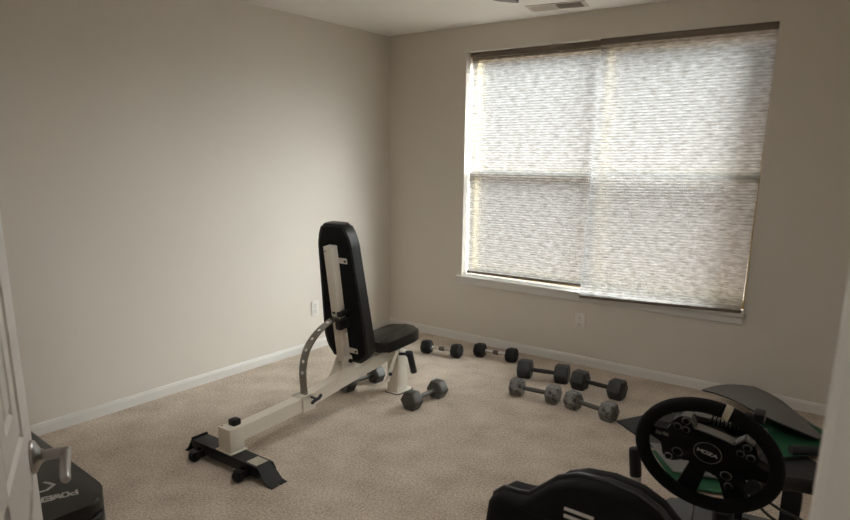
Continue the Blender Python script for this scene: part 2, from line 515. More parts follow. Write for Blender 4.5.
# ceiling fan (only a blade tip reaches the frame)
fx, fy, fz = 2.02, -2.36, 2.205
t = thing('ceiling_fan', 'grey bladed ceiling fan hanging near the middle of the ceiling', 'fan', (fx, fy, H))
bm = BM(); lathe(bm, [(0, 0), (.07, 0), (.065, -.035), (.02, -.05), (0, -.05)], 24); link('canopy', bm, FANM, t)
bm = BM(); cyl(bm, (0, 0, -.05), (0, 0, -.15), .014); link('downrod', bm, FANM, t)
bm = BM(); lathe(bm, [(0, -.15), (.08, -.16), (.105, -.19), (.105, -.235), (.08, -.265), (.05, -.28), (0, -.282)], 28); link('motor', bm, FANM, t)
for k in range(4):
    a = math.radians(94.5)+2*PI*k/4
    M = Matrix.Rotation(a, 4, 'Z') @ Matrix.Translation((0, 0, fz-H)) @ Matrix.Rotation(math.radians(10), 4, 'X')
    bm = BM(); prism(bm, round_poly([(.16, -.055), (.84, -.072), (.885, -.058), (.885, .058), (.84, .072), (.16, .055)], .03), -.004, .004, M)
    bl = link('blade', bm, FANM, t)
    bm = BM(); box(bm, (.09, -.02, -.009), (.22, .02, -.004), M); link('blade_iron', bm, FANM, bl, smooth=False)

ADDEDBOWL, nt_, n_, l_ = new_mat('added_bowl_glow'); b = n_['Principled BSDF']; b.inputs['Base Color'].default_value = (.8, .8, .78, 1); b.inputs['Emission Color'].default_value = (1, .93, .84, 1); b.inputs['Emission Strength'].default_value = 1.0
bm = BM(); lathe(bm, [(.09, -.28), (.12, -.295), (.115, -.33), (.07, -.355), (0, -.362)], 28); link('added_light_bowl', bm, ADDEDBOWL, t)  # glowing bowl added to the fan, out of view
fl = bpy.data.lights.new('added_fan_fill', 'AREA'); fl.shape = 'DISK'; fl.size = .24; fl.energy = 12; fl.color = (1, .97, .94)  # fill light added below the fan to brighten the room
fo = bpy.data.objects.new('added_fan_fill', fl); C.objects.link(fo); fo.location = (fx, fy, H-.375)

# ------------------------------------------------------------------ door (opened into the room)
e = Vector((-.892, .452, 0)).normalized(); nf = Vector((.452, .892, 0)).normalized(); Hn = Vector((2.292, -3.868, 0))-e*.75
L = .80
DM = Matrix(((e.x, 0, nf.x, Hn.x), (e.y, 0, nf.y, Hn.y), (0, 1, 0, 0), (0, 0, 0, 1)))   # local x along the door, y up, z out of the face we see
dr = bpy.data.objects.new('door_1', None); C.objects.link(dr); dr.matrix_world = DM; tag(dr, kind='structure')
bm = BM()
T = .035
st = .11
rows = [(.012, .22), (.80, .98), (1.53, 1.62), (1.92, 2.03)]      # rails
box(bm, (0, .012, -T), (st, 2.03, 0)); box(bm, (L-st, .012, -T), (L, 2.03, 0)); box(bm, (L/2-.05, .22, -T), (L/2+.05, 1.92, 0))
for a, b in rows: box(bm, (st, a, -T), (L-st, b, 0))
link('door_frame', bm, DOORM, dr, smooth=False)
for (x0, x1) in ((st, L/2-.05), (L/2+.05, L-st)):
    for (y0, y1) in ((.22, .80), (.98, 1.53), (1.62, 1.92)):
        bm = BM()
        cx, cy, w, h = (x0+x1)/2, (y0+y1)/2, x1-x0, y1-y0
        # moulded panel: slopes in, then a raised field
        lv = [(0, 0), (.006, -.006), (.014, -.006), (.020, -.002), (.070, -.002), (.078, -.007), (.086, -.007), (.096, -.002)]
        rings = [[bm.verts.new((cx+sx*(w/2-d), cy+sy*(h/2-d), z)) for sx, sy in ((-1, -1), (1, -1), (1, 1), (-1, 1))] for d, z in lv]
        for A, B in zip(rings[:-1], rings[1:]):
            for i in range(4): bm.faces.new((A[i], A[(i+1) % 4], B[(i+1) % 4], B[i]))
        bm.faces.new(rings[-1])
        bk = [bm.verts.new((v.co.x, v.co.y, -T+.004)) for v in rings[0]]
        for i in range(4): bm.faces.new((rings[0][i], bk[i], bk[(i+1) % 4], rings[0][(i+1) % 4]))
        bm.faces.new(bk)
        link('door_panel', bm, DOORM, dr, smooth=False)
hd = bpy.data.objects.new('door_handle', None); C.objects.link(hd); hd.parent = dr; hd.location = (L-.05, .914, 0)
for s, z0 in ((1, 0), (-1, -T)):
    Ms = Matrix.Translation((0, 0, z0)) @ Matrix.Diagonal((1, 1, s, 1))
    bm = BM(); lathe(bm, [(0, 0), (.033, 0), (.033, .005), (.030, .009), (.020, .014), (.014, .018), (.0125, .022), (0, .022)], 32, Ms); link('rosette', bm, NICKEL, hd)
    bm = BM()
    lathe(bm, [(0, .015), (.0105, .015), (.0105, .066), (.008, .069), (0, .069)], 20, Ms)
    pts = spline([(.004, 0, .059), (-.012, 0, .060), (-.04, -.003, .060), (-.075, -.008, .060), (-.102, -.014, .062)], 6)
    tube(bm, [Ms @ p for p in pts], [.0095]*(len(pts)-3)+[.0092, .0088, .007], 14)
    link('lever', bm, NICKEL, hd)

# ------------------------------------------------------------------ dumbbells
def dumbbell_proto(style, af, hl, span, hr):
    """parts of one hex dumbbell lying along x, its flats down; origin on the carpet"""
    mats = {'rubber': (RUBBER, CHROME), 'iron': (IRON, IRONH), 'grey': (GREYIRON, GREYH), 'worn': (WORN, GREYH)}[style]
    parts = []
    for s in (-1, 1):
        bm = BM()
        R = af/2/math.cos(PI/6)
        ch = .009 if style != 'rubber' else .014
        n = 6
        prof = [(0, -hl/2), (R-ch, -hl/2), (R, -hl/2+ch), (R, hl/2-ch), (R-ch, hl/2), (0, hl/2)]
        vs = lathe(bm, prof, n, Matrix.Translation((s*span/2, 0, af/2)) @ Matrix.Rotation(PI/2, 4, 'Y') @ Matrix.Rotation(PI/6, 4, 'Z'))
        es = [ed for ed in bm.edges if len(ed.link_faces) == 2 and ed.calc_face_angle(0) > .3]
        bmesh.ops.bevel(bm, geom=es, offset=.0025 if style != 'rubber' else .006, segments=2, profile=.5, affect='EDGES')
        parts.append(('head', bm, mats[0], s))
    a = span/2-hl/2+.006
    bm = BM()
    if style == 'rubber':
        prof = [(0, -a), (.017, -a), (.017, -a+.012), (.0125, -a+.016), (.013, -a*.5), (.0155, 0), (.013, a*.5), (.0125, a-.016), (.017, a-.012), (.017, a), (0, a)]
    else:
        prof = [(0, -a), (hr*.9, -a), (hr, -a*.6), (hr*1.06, 0), (hr, a*.6), (hr*.9, a), (0, a)]
    lathe(bm, prof, 20, Matrix.Translation((0, 0, af/2)) @ Matrix.Rotation(PI/2, 4, 'Y'))
    parts.append(('handle', bm, mats[1], 0))
    if style == 'rubber':
        bm = BM(); lathe(bm, [(.0155, -.022), (.0165, -.020), (.0168, 0), (.0165, .020), (.0155, .022)], 20, Matrix.Translation((0, 0, af/2)) @ Matrix.Rotation(PI/2, 4, 'Y'))
        parts.append(('knurled_sleeve', bm, KNURL, 0))
    return parts
KNURL = pbr('dark_knurling', (.10, .085, .07, 1), .5, metal=.6, bump=.6, bscale=900)
def worn_mat():
    m, nt, N, L = new_mat('worn_grey_paint')
    b = N['Principled BSDF']; b.inputs['Roughness'].default_value = .45; b.inputs['Metallic'].default_value = .25
    tc = N.new('ShaderNodeTexCoord')
    v = N.new('ShaderNodeTexNoise'); v.inputs['Scale'].default_value = 38; v.inputs['Detail'].default_value = 4; v.inputs['Roughness'].default_value = .6
    L.new(tc.outputs['Object'], v.inputs['Vector'])
    cr = N.new('ShaderNodeValToRGB'); e = cr.color_ramp.elements
    e[0].position = .38; e[0].color = (.040, .039, .037, 1)
    e[1].position = .54; e[1].color = (.21, .205, .195, 1)
    e2 = cr.color_ramp.elements.new(.43); e2.color = (.14, .136, .128, 1)
    L.new(v.outputs['Fac'], cr.inputs['Fac']); L.new(cr.outputs['Color'], b.inputs['Base Color'])
    bp = N.new('ShaderNodeBump'); bp.inputs['Strength'].default_value = .3; bp.inputs['Distance'].default_value = .003
    L.new(v.outputs['Fac'], bp.inputs['Height']); L.new(bp.outputs['Normal'], b.inputs['Normal'])
    return m
WORN = worn_mat()
protos = {}
def dumbbell(style, p0, p1, af, hl, label, hr=.014, roll=0):
    p0, p1 = Vector(p0), Vector(p1)
    d = p1-p0; mid = (p0+p1)/2
    t = thing('dumbbell', label, 'dumbbell', (mid.x, mid.y, 0), math.atan2(d.y, d.x), 'hex dumbbells on the carpet')
    for nm, bm, m, s in dumbbell_proto(style, af, hl, d.length, hr): link(nm, bm, m, t)
dumbbell('rubber', (.763, -.466), (1.007, -.416), .100, .078, 'black rubber hex dumbbell with shiny chrome handle, nearest the tip of the bench seat')
dumbbell('rubber', (1.137, -.288), (1.392, -.254), .102, .080, 'black rubber hex dumbbell with chrome handle lying closest to the baseboard below the window')
dumbbell('iron', (1.633, -.501), (1.882, -.442), .122, .092, 'dark charcoal hex dumbbell behind the worn grey one, left one of the dark pair')
dumbbell('iron', (2.030, -.483), (2.289, -.504), .122, .090, 'dark charcoal hex dumbbell behind the grey one touching the mat, right of the dark pair')
dumbbell('worn', (1.751, -.831), (1.992, -.808), .104, .080, 'worn grey hex dumbbell with flaking paint, left one of the front pair')
dumbbell('worn', (2.136, -.830), (2.377, -.876), .106, .080, 'worn grey hex dumbbell whose right head sits at the corner of the dark mat')
dumbbell('grey', (1.365, -1.441), (1.375, -1.187), .112, .078, 'grey hex dumbbell lying alone in front of the bench post')
dumbbell('grey', (.847, -1.456), (.876, -1.204), .104, .082, 'grey hex dumbbell half hidden under the white beam of the bench')

# ------------------------------------------------------------------ adjustable weight bench
BX, BY = 1.10, -1.90
bench = thing('weight_bench', 'white adjustable weight bench with black pads and raised backrest', 'weight bench', (BX, BY, 0))
OB = Vector((BX, BY, 0))
MB = Matrix.Translation(-OB)
def bpart(name, bm, m, parent=None, **k):
    bmesh.ops.transform(bm, matrix=MB, verts=bm.verts[:])
    return link(name, bm, m, parent or bench, **k)
# front foot: folded black channel with flared ends
bm = BM()
prof = [(.795, .004), (.812, .004), (.862, .078), (1.358, .078), (1.438, .010), (1.470, .006), (1.470, .003), (1.434, .005), (1.354, .073), (.866, .073), (.815, .0), (.795, .0)]
prism(bm, [(x-.018, z) for x, z in prof], -2.510, -2.602, Matrix(((1, 0, 0, 0), (0, 0, 1, 0), (0, 1, 0, 0), (0, 0, 0, 1))))
# channel cheeks
for y in (-2.602, -2.514):
    prism(bm, [(.862, .077), (1.358, .077), (1.38, .05), (1.36, .024), (.86, .024), (.845, .05)], y, y+.004, Matrix(((1, 0, 0, 0), (0, 0, 1, 0), (0, 1, 0, 0), (0, 0, 0, 1))))
foot = bpart('front_foot', bm, BLACK_STEEL, smooth=False)
bm = BM(); box(bm, (.842, -2.602, .076), (.853, -2.510, .089), bev=.003); bpart('foot_lip', bm, BLACK_STEEL, foot)
bm = BM(); box(bm, (1.262, -2.590, .078), (1.335, -2.520, .0788)); bpart('warning_sticker', bm, STICKER, foot, smooth=False)
bm = BM(); cyl(bm, (1.45, -2.56, .004), (1.45, -2.56, .0085), .005, 10); bpart('rivet', bm, STEEL, foot)
for x in (.930, 1.270):
    bm = BM(); cyl(bm, (x-.014, -2.645, .030), (x+.014, -2.645, .030), .030, 24, bev=.006); w = bpart('wheel', bm, RUBBER)
    bm = BM(); box(bm, (x-.022, -2.655, .018), (x-.017, -2.60, .055)); box(bm, (x+.017, -2.655, .018), (x+.022, -2.60, .055)); cyl(bm, (x-.025, -2.645, .03), (x+.025, -2.645, .03), .006, 10)
    bpart('wheel_bracket', bm, BLACK_STEEL, w, smooth=False)
# column on the foot
bm = BM(); box(bm, (1.057, -2.592, .084), (1.150, -2.508, .203), bev=.004); box(bm, (1.040, -2.60, .078), (1.160, -2.500, .085), bev=.002)
col = bpart('front_column', bm, WHITE_STEEL)
bm = BM(); prism(bm, round_poly([(1.080, -2.547), (1.125, -2.547), (1.125, -2.502), (1.080, -2.502)], .006), .203, .231, bev=.005); bpart('bumper', bm, RUBBER, col)
bm = BM(); cyl(bm, (1.070, -2.575, .202), (1.070, -2.575, .2045), .005, 10); bpart('bolt', bm, SLOT, col)
# main beam: bent square tube
def beam_prof(bm, pts, hw, hh):
    rings = []
    for i, (y, z) in enumerate(pts):
        a = Vector(pts[max(i-1, 0)]); b = Vector(pts[min(i+1, len(pts)-1)])
        d = (b-a).normalized(); n = Vector((-d.y, d.x))
        rings.append([bm.verts.new((BX+sx*hw, y+n.x*s*hh, z+n.y*s*hh)) for sx, s in ((-1, -1), (1, -1), (1, 1), (-1, 1))])
    for A, B in zip(rings[:-1], rings[1:]):
        for i in range(4): bm.faces.new((A[i], A[(i+1) % 4], B[(i+1) % 4], B[i]))
    bm.faces.new(rings[0]); bm.faces.new(rings[-1][::-1])
    es = [ed for ed in bm.edges if ed.calc_face_angle(0) > .8]
    bmesh.ops.bevel(bm, geom=es, offset=.004, segments=2, profile=.5, affect='EDGES')
bm = BM(); beam_prof(bm, [(-2.52, .153), (-2.10, .175), (-1.80, .222), (-1.50, .262), (-1.27, .292)], .032, .037)
beam = bpart('main_beam', bm, WHITE_STEEL)
bm = BM()
box(bm, (1.058, -2.11, .135), (1.0655, -2.02, .228)); box(bm, (1.1345, -2.11, .135), (1.142, -2.02, .228)); box(bm, (1.058, -2.11, .208), (1.142, -2.02, .216))
bpart('arc_bracket', bm, WHITE_STEEL, beam, smooth=False)
bm = BM()
cyl(bm, (1.14, -2.05, .208), (1.175, -2.05, .208), .006, 12); tube(bm, spline([(1.178, -2.085, .190), (1.182, -2.06, .203), (1.184, -2.035, .208), (1.180, -2.012, .222)], 5), [.006]+[.0095]*14+[.006], 12)
bpart('pull_pin', bm, NAVY, beam)
# ladder arc: flat strip with holes
arc = spline([(1.10, -2.062, .175), (1.10, -2.064, .242), (1.10, -2.068, .330), (1.10, -2.058, .405), (1.10, -2.028, .473), (1.10, -1.980, .522), (1.10, -1.925, .557), (1.10, -1.858, .585), (1.10, -1.800, .603), (1.10, -1.730, .614)], 6)
bm = BM()
R = []
for i, p in enumerate(arc):
    d = (arc[min(i+1, len(arc)-1)]-arc[max(i-1, 0)]).normalized(); n = Vector((0, -d.z, d.y))
    R.append([bm.verts.new(p+Vector((sx*.025, 0, 0))+n*s*.0035) for sx, s in ((-1, -1), (1, -1), (1, 1), (-1, 1))])
for A, B in zip(R[:-1], R[1:]):
    for i in range(4): bm.faces.new((A[i], A[(i+1) % 4], B[(i+1) % 4], B[i]))
bm.faces.new(R[0]); bm.faces.new(R[-1][::-1])
arcp = bpart('ladder_arc', bm, STEEL)
acc = 0; last = arc[8]
for i in range(9, len(arc)-8):
    acc += (arc[i]-arc[i-1]).length
    if acc > .062:
        acc = 0
        d = (arc[i+1]-arc[i-1]).normalized(); n = Vector((0, -d.z, d.y))
        bm = BM(); cyl(bm, arc[i]-n*.0042, arc[i]+n*.0042, .0088, 14); bpart('pin_hole', bm, OUTLET, arcp, smooth=False)
# pivot plates
bm = BM()
for x in (1.062, 1.132):
    prism(bm, [(-1.86, .215), (-1.70, .24), (-1.69, .30), (-1.72, .365), (-1.765, .365), (-1.80, .30)], x-.0035, x+.0035, Matrix(((0, 0, 1, 0), (1, 0, 0, 0), (0, 1, 0, 0), (0, 0, 0, 1))))
piv = bpart('pivot_plates', bm, WHITE_STEEL, smooth=False)
bm = BM(); cyl(bm, (1.05, -1.735, .335), (1.152, -1.735, .335), .012, 14, bev=.003); bpart('pivot_bolt', bm, RUBBER, piv)
# backrest upright and pad
def lean(z): return -1.712-.137*(z-.32)          # back face of the pad at height z
ML = Matrix(((1, 0, 0, 0), (0, 1, 0, -1.712), (0, 0, 1, .32), (0, 0, 0, 1))) @ Matrix.Rotation(math.atan(.137), 4, 'X')   # local x, y thickness, z up the pad
bm = BM(); box(bm, (1.070, -.056, -.005), (1.128, -.004, .700), ML, bev=.003); upr = bpart('backrest_upright', bm, WHITE_STEEL)
for z, x0, x1 in ((.612, 1.120, 1.184), (.075, 1.120, 1.186)):
    bm = BM(); prism(bm, rrect(x1-x0, .032, .006, cx=(x0+x1)/2, cy=z), -.006, 0, ML @ Matrix.Rotation(PI/2, 4, 'X') @ Matrix.Diagonal((1, 1, 1, 1))); tb = bpart('mounting_tab', bm, WHITE_STEEL, upr)
    bm = BM(); cyl(bm, ML @ Vector((x1-.012, .001, z)), ML @ Vector((x1-.012, -.010, z)), .0055, 12); bpart('tab_bolt', bm, SLOT, tb)
for hx, hz in ((1.083, .675), (1.093, .015)):
    bm = BM(); cyl(bm, ML @ Vector((hx, -.0555, hz)), ML @ Vector((hx, -.058, hz)), .0045, 10); bpart('hole_plug', bm, SLOT, upr)
bm = BM(); prism(bm, rrect(.022, .013, .005, cx=1.092, cy=.318), .0545, .059, ML @ Matrix.Rotation(PI/2, 4, 'X')); bpart('slot_plug', bm, SLOT, upr)
bm = BM(); box(bm, (1.108, -.075, .225), (1.148, -.002, .285), ML, bev=.004); box(bm, (1.118, -.064, .300), (1.150, -.002, .328), ML, bev=.003); bpart('arc_clamp', bm, BLACK_STEEL, upr)
bo = [(1.00, .0), (1.20, .0), (1.258, .045), (1.264, .13), (1.225, .71), (1.208, .765), (1.178, .815), (1.022, .815), (.992, .765), (.972, .70), (.930, .14), (.945, .075)]
bm = BM(); prism(bm, round_poly([(x, z) for x, z in bo], .02, 4), -.070, -.004, ML @ Matrix.Rotation(PI/2, 4, 'X'), bev=.016, seg=4); pad = bpart('back_pad', bm, VINYL, angle=50)
bo2 = [(1.10+(x-1.10)*.88, .405+(z-.405)*.96) for x, z in bo]
bm = BM(); prism(bm, round_poly(bo2, .02, 4), -.0045, -.001, ML @ Matrix.Rotation(PI/2, 4, 'X')); bpart('pad_backing', bm, BACKCLOTH, pad, smooth=False)
# seat
MSx = Matrix.Translation((1.10, -1.31, .372)) @ Matrix.Rotation(math.radians(3.5), 4, 'X')
bm = BM(); prism(bm, round_poly([(-.105, -.20), (.105, -.20), (.122, -.12), (.122, .10), (.085, .185), (-.085, .185), (-.122, .10), (-.122, -.12)], .05, 6), -.030, .036, MSx, bev=.020, seg=4); seat = bpart('seat_pad', bm, VINYL, angle=50)
bm = BM(); tube(bm, [MSx @ Vector((.0, -.18, .0352)), MSx @ Vector((.0, .165, .0352))], .0016, 6); bpart('seam', bm, BACKCLOTH, seat)
bm = BM(); box(bm, (-.03, -.17, -.060), (.03, .13, -.030), MSx, bev=.003); bpart('seat_rail', bm, WHITE_STEEL, seat)
# rear post with adjusting link and grip
bm = BM(); box(bm, (1.058, -1.305, .006), (1.142, -1.20, .275), bev=.004); post = bpart('rear_post', bm, WHITE_STEEL)
bm = BM(); prism(bm, rrect(.115, .165, .03, cx=1.10, cy=-1.235), .0, .007, bev=.002); bpart('post_base', bm, WHITE_STEEL, post)
bm = BM()
for a, b in (((1.04, -1.32), (1.16, -1.32)),): pass
prism(bm, rrect(.125, .175, .032, cx=1.10, cy=-1.235), -.0, .0035); bpart('base_gasket', bm, RUBBER, post)
M, Lk = frame_z((1.150, -1.300, .345), (1.150, -1.408, .140))
bm = BM(); box(bm, (-.0035, -.018, -.02), (.0035, .018, Lk+.015), Matrix.Translation((1.150, -1.300, .345)) @ Matrix.Rotation(-math.atan2(.108, .205), 4, 'X') @ Matrix.Translation((0, 0, -Lk)), bev=.0015); lk = bpart('seat_link', bm, WHITE_STEEL)
bm = BM(); cyl(bm, (1.145, -1.396, .165), (1.165, -1.396, .165), .011, 14); bpart('link_bolt', bm, NAVY, lk)
bm = BM(); cyl(bm, (1.145, -1.29, .268), (1.20, -1.262, .272), .010, 12); cyl(bm, (1.185, -1.275, .272), (1.212, -1.253, .275), .019, 14, bev=.004); gk = bpart('adjusting_knob', bm, NAVY)
bm = BM(); cyl(bm, (1.205, -1.262, .285), (1.212, -1.222, .140), .0215, 18, bev=.006); bpart('grip', bm, GRIP, gk)

# ------------------------------------------------------------------ second bench behind the door
BB = Vector((1.2, -3.6, 0))
b2 = thing('flat_bench', 'black padded flat bench with white POWER print, behind the open door', 'bench', BB)
MB2 = Matrix.Translation(-BB)
def b2part(name, bm, m, parent=None, **k):
    bmesh.ops.transform(bm, matrix=MB2, verts=bm.verts[:]); return link(name, bm, m, parent or b2, **k)
# local pad frame: x along the pad's long side
ang = math.radians(-4)
MP = Matrix.Translation((1.685, -3.40, 0)) @ Matrix.Rotation(ang, 4, 'Z')       # far right corner
out = round_poly([(-1.05, 0), (-.13, 0), (-.04, -.055), (-.035, -.30), (-.11, -.36), (-1.05, -.36)], .07, 6)
bm = BM(); prism(bm, out, .352, .400, MP, bev=.014, seg=4); p2 = b2part('pad', bm, VINYL, angle=50)
out2 = round_poly([(-1.05, -.004), (-.124, -.004), (-.030, -.055), (-.026, -.30), (-.11, -.356), (-1.05, -.356)], .07, 6)
bm = BM(); prism(bm, out2, .300, .350, MP, bev=.012, seg=4); b2part('lower_pad', bm, VINYL, angle=50)
bm = BM(); box(bm, (-.95, -.23, .245), (-.08, -.13, .300), MP, bev=.004); b2part('beam', bm, BLACK_STEEL)
for x in (-.90, -.14):
    bm = BM(); box(bm, (x-.025, -.21, .03), (x+.025, -.15, .25), MP, bev=.004); lg = b2part('leg', bm, BLACK_STEEL)
    bm = BM(); box(bm, (x-.03, -.38, 0), (x+.03, .02, .035), MP, bev=.004); b2part('foot_bar', bm, BLACK_STEEL, lg)
# print: reads from the far side, so it is upside down from the doorway
P0 = Vector((1.512, -3.462, .4004)); P1 = Vector((1.475, -3.560, .4004))
tx = (P1-P0).normalized(); ty = Vector((0, 0, 1)).cross(tx)
MT = Matrix(((tx.x, ty.x, 0, P0.x), (tx.y, ty.y, 0, P0.y), (0, 0, 1, P0.z), (0, 0, 0, 1)))
bm = BM()
word(bm, 'POWER', .0185, .030, .006, .0075, MT, center=False)
b2part('word_print', bm, PRINT, p2, smooth=False)
bm = BM()
lg0 = Vector((1.405, -3.490, .4004)); ML2 = Matrix(((tx.x, ty.x, 0, lg0.x), (tx.y, ty.y, 0, lg0.y), (0, 0, 1, lg0.z), (0, 0, 0, 1)))
strokes(bm, [[(.012, -.012), (-.004, .012), (.018, .040), (.05, .045)], [(.012, -.012), (.022, -.022)], [(.07, .045), (.09, .01), (.075, -.02)]], .010, ML2)
b2part('emblem_print', bm, PRINT, p2, smooth=False)

# ------------------------------------------------------------------ racing cockpit
CK = Vector((3.28, -2.9, 0))
rig = thing('racing_cockpit', 'black racing simulator cockpit with fabric bucket seat, in front of the mats', 'racing cockpit', CK)
MK = Matrix.Translation(-CK)
def rpart(name, bm, m, parent=None, **k):
    bmesh.ops.transform(bm, matrix=MK, verts=bm.verts[:]); return link(name, bm, m, parent or rig, **k)
SXc = 3.265
# seat back: shell outline in x,z; we look at its rear
half = [(.0, .977), (.05, .971), (.085, .955), (.112, .930), (.140, .904), (.165, .896), (.205, .884), (.232, .858), (.242, .80), (.248, .68), (.24, .55), (.21, .42), (.17, .38)]
outl = [(SXc+x, z) for x, z in half]+[(SXc-x, z) for x, z in half[::-1][:-1]]
ctr = Vector((SXc, .70))
RL = 9
# loft: several closed outlines from rear panel through the shell edge to the front hollow
lay = [(.93, -3.425, 1), (.985, -3.417, 1), (1.0, -3.400, 1), (1.0, -3.365, 1), (.985, -3.345, 1), (.93, -3.338, 1)]
bm = BM(); rings = []
for sc, y, _ in lay:
    row = []
    for (x, z) in outl:
        dx, dz = x-ctr.x, z-ctr.y
        sx = sc; wrap = 0
        if abs(dx) > .12: wrap = .04*((abs(dx)-.12)/.11)**1.5     # the side bolsters reach forward
        row.append(bm.verts.new((ctr.x+dx*sc, y+wrap, ctr.y+dz*(1-(1-sc)*.62))))
    rings.append(row)
n = len(outl)
for A, B in zip(rings[:-1], rings[1:]):
    for i in range(n): bm.faces.new((A[i], A[(i+1) % n], B[(i+1) % n], B[i]))
def fill(row, flip):
    m = n//2
    for k in range(1, m):
        a, b, c, d = row[k], row[k+1], row[n-k-1] if k+1 <= m else None, row[n-k]
        if b is c:
            bm.faces.new((a, b, d))
        else: bm.faces.new((a, b, c, d))
    bm.faces.new((row[0], row[1], row[n-1]))
fill(rings[0], 0); fill(rings[-1], 1)
sb = rpart('seat_back', bm, SEATFAB, angle=60)
bm = BM()
pts = []
for (x, z) in outl:
    dx = x-ctr.x; wrap = .04*((abs(dx)-.12)/.11)**1.5 if abs(dx) > .12 else 0
    pts.append((x, -3.385+wrap, z))
pts = [Vector(p) for p in pts]
tube(bm, pts, .006, 8, closed=True); rpart('edge_piping', bm, SEATEDGE, sb)
bm = BM()
MF = Matrix(((1, 0, 0, 3.211), (0, 0, -1, -3.4255), (0, 1, 0, .926), (0, 0, 0, 1)))
for k in range(6):
    zz = -.013*k
    strokes(bm, [[(0, zz), (.047+.004*k, zz-.001)]], .0062, MF)
strokes(bm, [[(.060, -.010), (.060, -.065)], [(.067, -.014), (.067, -.065)], [(.078, -.018), (.078, -.065)], [(.088, -.018), (.096, -.065), (.104, -.018)]], .0045, MF)
rpart('stripe_print', bm, PRINT, sb, smooth=False)
# seat base cushion
bm = BM(); prism(bm, round_poly([(SXc-.21, -3.36), (SXc+.21, -3.36), (SXc+.20, -2.99), (SXc+.15, -2.93), (SXc-.15, -2.93), (SXc-.20, -2.99)], .05), .36, .43, bev=.025, seg=3); rpart('seat_cushion', bm, SEATFAB, angle=50)
# frame
fr = BM()
for s in (-1, 1):
    x = SXc+s*.235
    tube(fr, spline([(x, -3.50, .025), (x, -3.40, .025), (x, -2.9, .025), (x, -2.4, .025), (x-s*.03, -2.03, .025)], 6), .022, 14)
    tube(fr, spline([(x-s*.02, -3.30, .03), (x-s*.03, -3.30, .20), (x-s*.05, -3.25, .345)], 6), .016, 12)
    tube(fr, spline([(x-s*.02, -2.97, .03), (x-s*.03, -2.98, .20), (x-s*.05, -3.03, .345)], 6), .016, 12)
tube(fr, [(SXc-.235, -3.44, .025), (SXc+.235, -3.44, .025)], .02, 12)
tube(fr, [(SXc-.235, -2.62, .025), (SXc+.235, -2.62, .025)], .02, 12)
rpart('base_frame', fr, BLACK_STEEL)
# centre post up to the wheel base
bm = BM()
tube(bm, [(3.335, -2.62, .04), (3.337, -2.66, .40), (3.334, -2.72, .64)], .026, 12)
rpart('wheel_post', bm, BLACK_STEEL)
SILV = pbr('silver_tube', (.42, .41, .39, 1), .45, metal=.3)
# left stub post: black sleeve over a silver tube with a hole
bm = BM(); cyl(bm, (2.968, -2.2, .03), (2.957, -2.2, .39), .0195, 18); pl = rpart('side_post', bm, SILV)
bm = BM(); cyl(bm, (2.957, -2.2, .383), (2.944, -2.2, .495), .0205, 18, bev=.010); rpart('sleeve', bm, RUBBER, pl)
bm = BM(); cyl(bm, (2.962, -2.205, .358), (2.968, -2.221, .357), .0055, 12); rpart('pin_hole', bm, SLOT, pl)
bm = BM(); tube(bm, [(2.968, -2.2, .025), (3.03, -2.2, .025), (SXc-.235, -2.2, .025)], .018, 12); rpart('outrigger', bm, BLACK_STEEL, pl)
# right arm
bm = BM(); tube(bm, spline([(3.36, -2.45, .585), (3.40, -2.30, .55), (3.46, -2.2, .520), (3.54, -2.16, .505), (3.60, -2.15, .50)], 6), .0235, 14); ra = rpart('shifter_arm', bm, RUBBER)
bm = BM(); cyl(bm, (3.585, -2.15, .505), (3.585, -2.15, .02), .016, 12); rpart('arm_support', bm, BLACK_STEEL, ra)

# steering wheel and motor base (local frame: x right, y up, z towards the driver)
WU = Vector((.9764, .0656, -.2029)); WV = Vector((.2127, -.3271, .9196)); 
WN = WU.cross(WV).normalized(); WV = WN.cross(WU)
WP = Vector((3.3035, -2.842, .820))
MW = Matrix(((WU.x, WV.x, WN.x, WP.x), (WU.y, WV.y, WN.y, WP.y), (WU.z, WV.z, WN.z, WP.z), (0, 0, 0, 1)))
bm = BM()
N_ = 72
rr = .1485
tube(bm, [MW @ Vector((rr*math.cos(2*PI*i/N_), rr*math.sin(2*PI*i/N_), 0)) for i in range(N_)], .0165, 16, closed=True)
rim = rpart('steering_wheel_rim', bm, SUEDE)
bm = BM()
a0 = math.radians(86)
tube(bm, [MW @ Vector((rr*math.cos(a0+t*.048), rr*math.sin(a0+t*.048), 0)) for t in (-1, -.5, 0, .5, 1)], .0172, 16); rpart('top_marker', bm, MARK, rim)
# hub plate with spokes and button pods
def sym(pts): return pts+[(-x, y) for x, y in pts[::-1]]
k = .165
MR = MW
MW = MR @ Matrix.Translation((0, 0, -.024))        # hub sits a little behind the rim plane
plate = [(0, .37), (-.25, .36), (-.33, .50), (-.47, .48), (-.56, .34), (-.58, .12), (-.90, .08), (-.90, -.10), (-.62, -.14), (-.58, -.34), (-.50, -.46), (-.38, -.40), (-.27, -.30), (-.14, -.30), (.06, -.36), (.16, -.34), (.28, -.42), (.34, -.56), (.48, -.56), (.52, -.30), (.60, -.14), (.90, -.12), (.90, .08), (.60, .12), (.60, .30), (.52, .45), (.37, .50), (.28, .36)]
plate = round_poly([(x*k, y*k) for x, y in plate], .006, 3)
bm = BM(); prism(bm, plate, -.012, .012, MW, bev=.003, seg=2); hubp = rpart('hub_plate', bm, HUBM)
for pl_ in ([(-.17, -.26), (.06, -.32), (.03, -.90), (-.27, -.86)], [(.20, -.32), (.50, -.34), (.70, -.62), (.42, -.80)]):
    bm = BM(); prism(bm, round_poly([(x*k, y*k) for x, y in pl_], .006, 3), -.011, .010, MW, bev=.003); rpart('lower_spoke', bm, SUEDE, hubp)
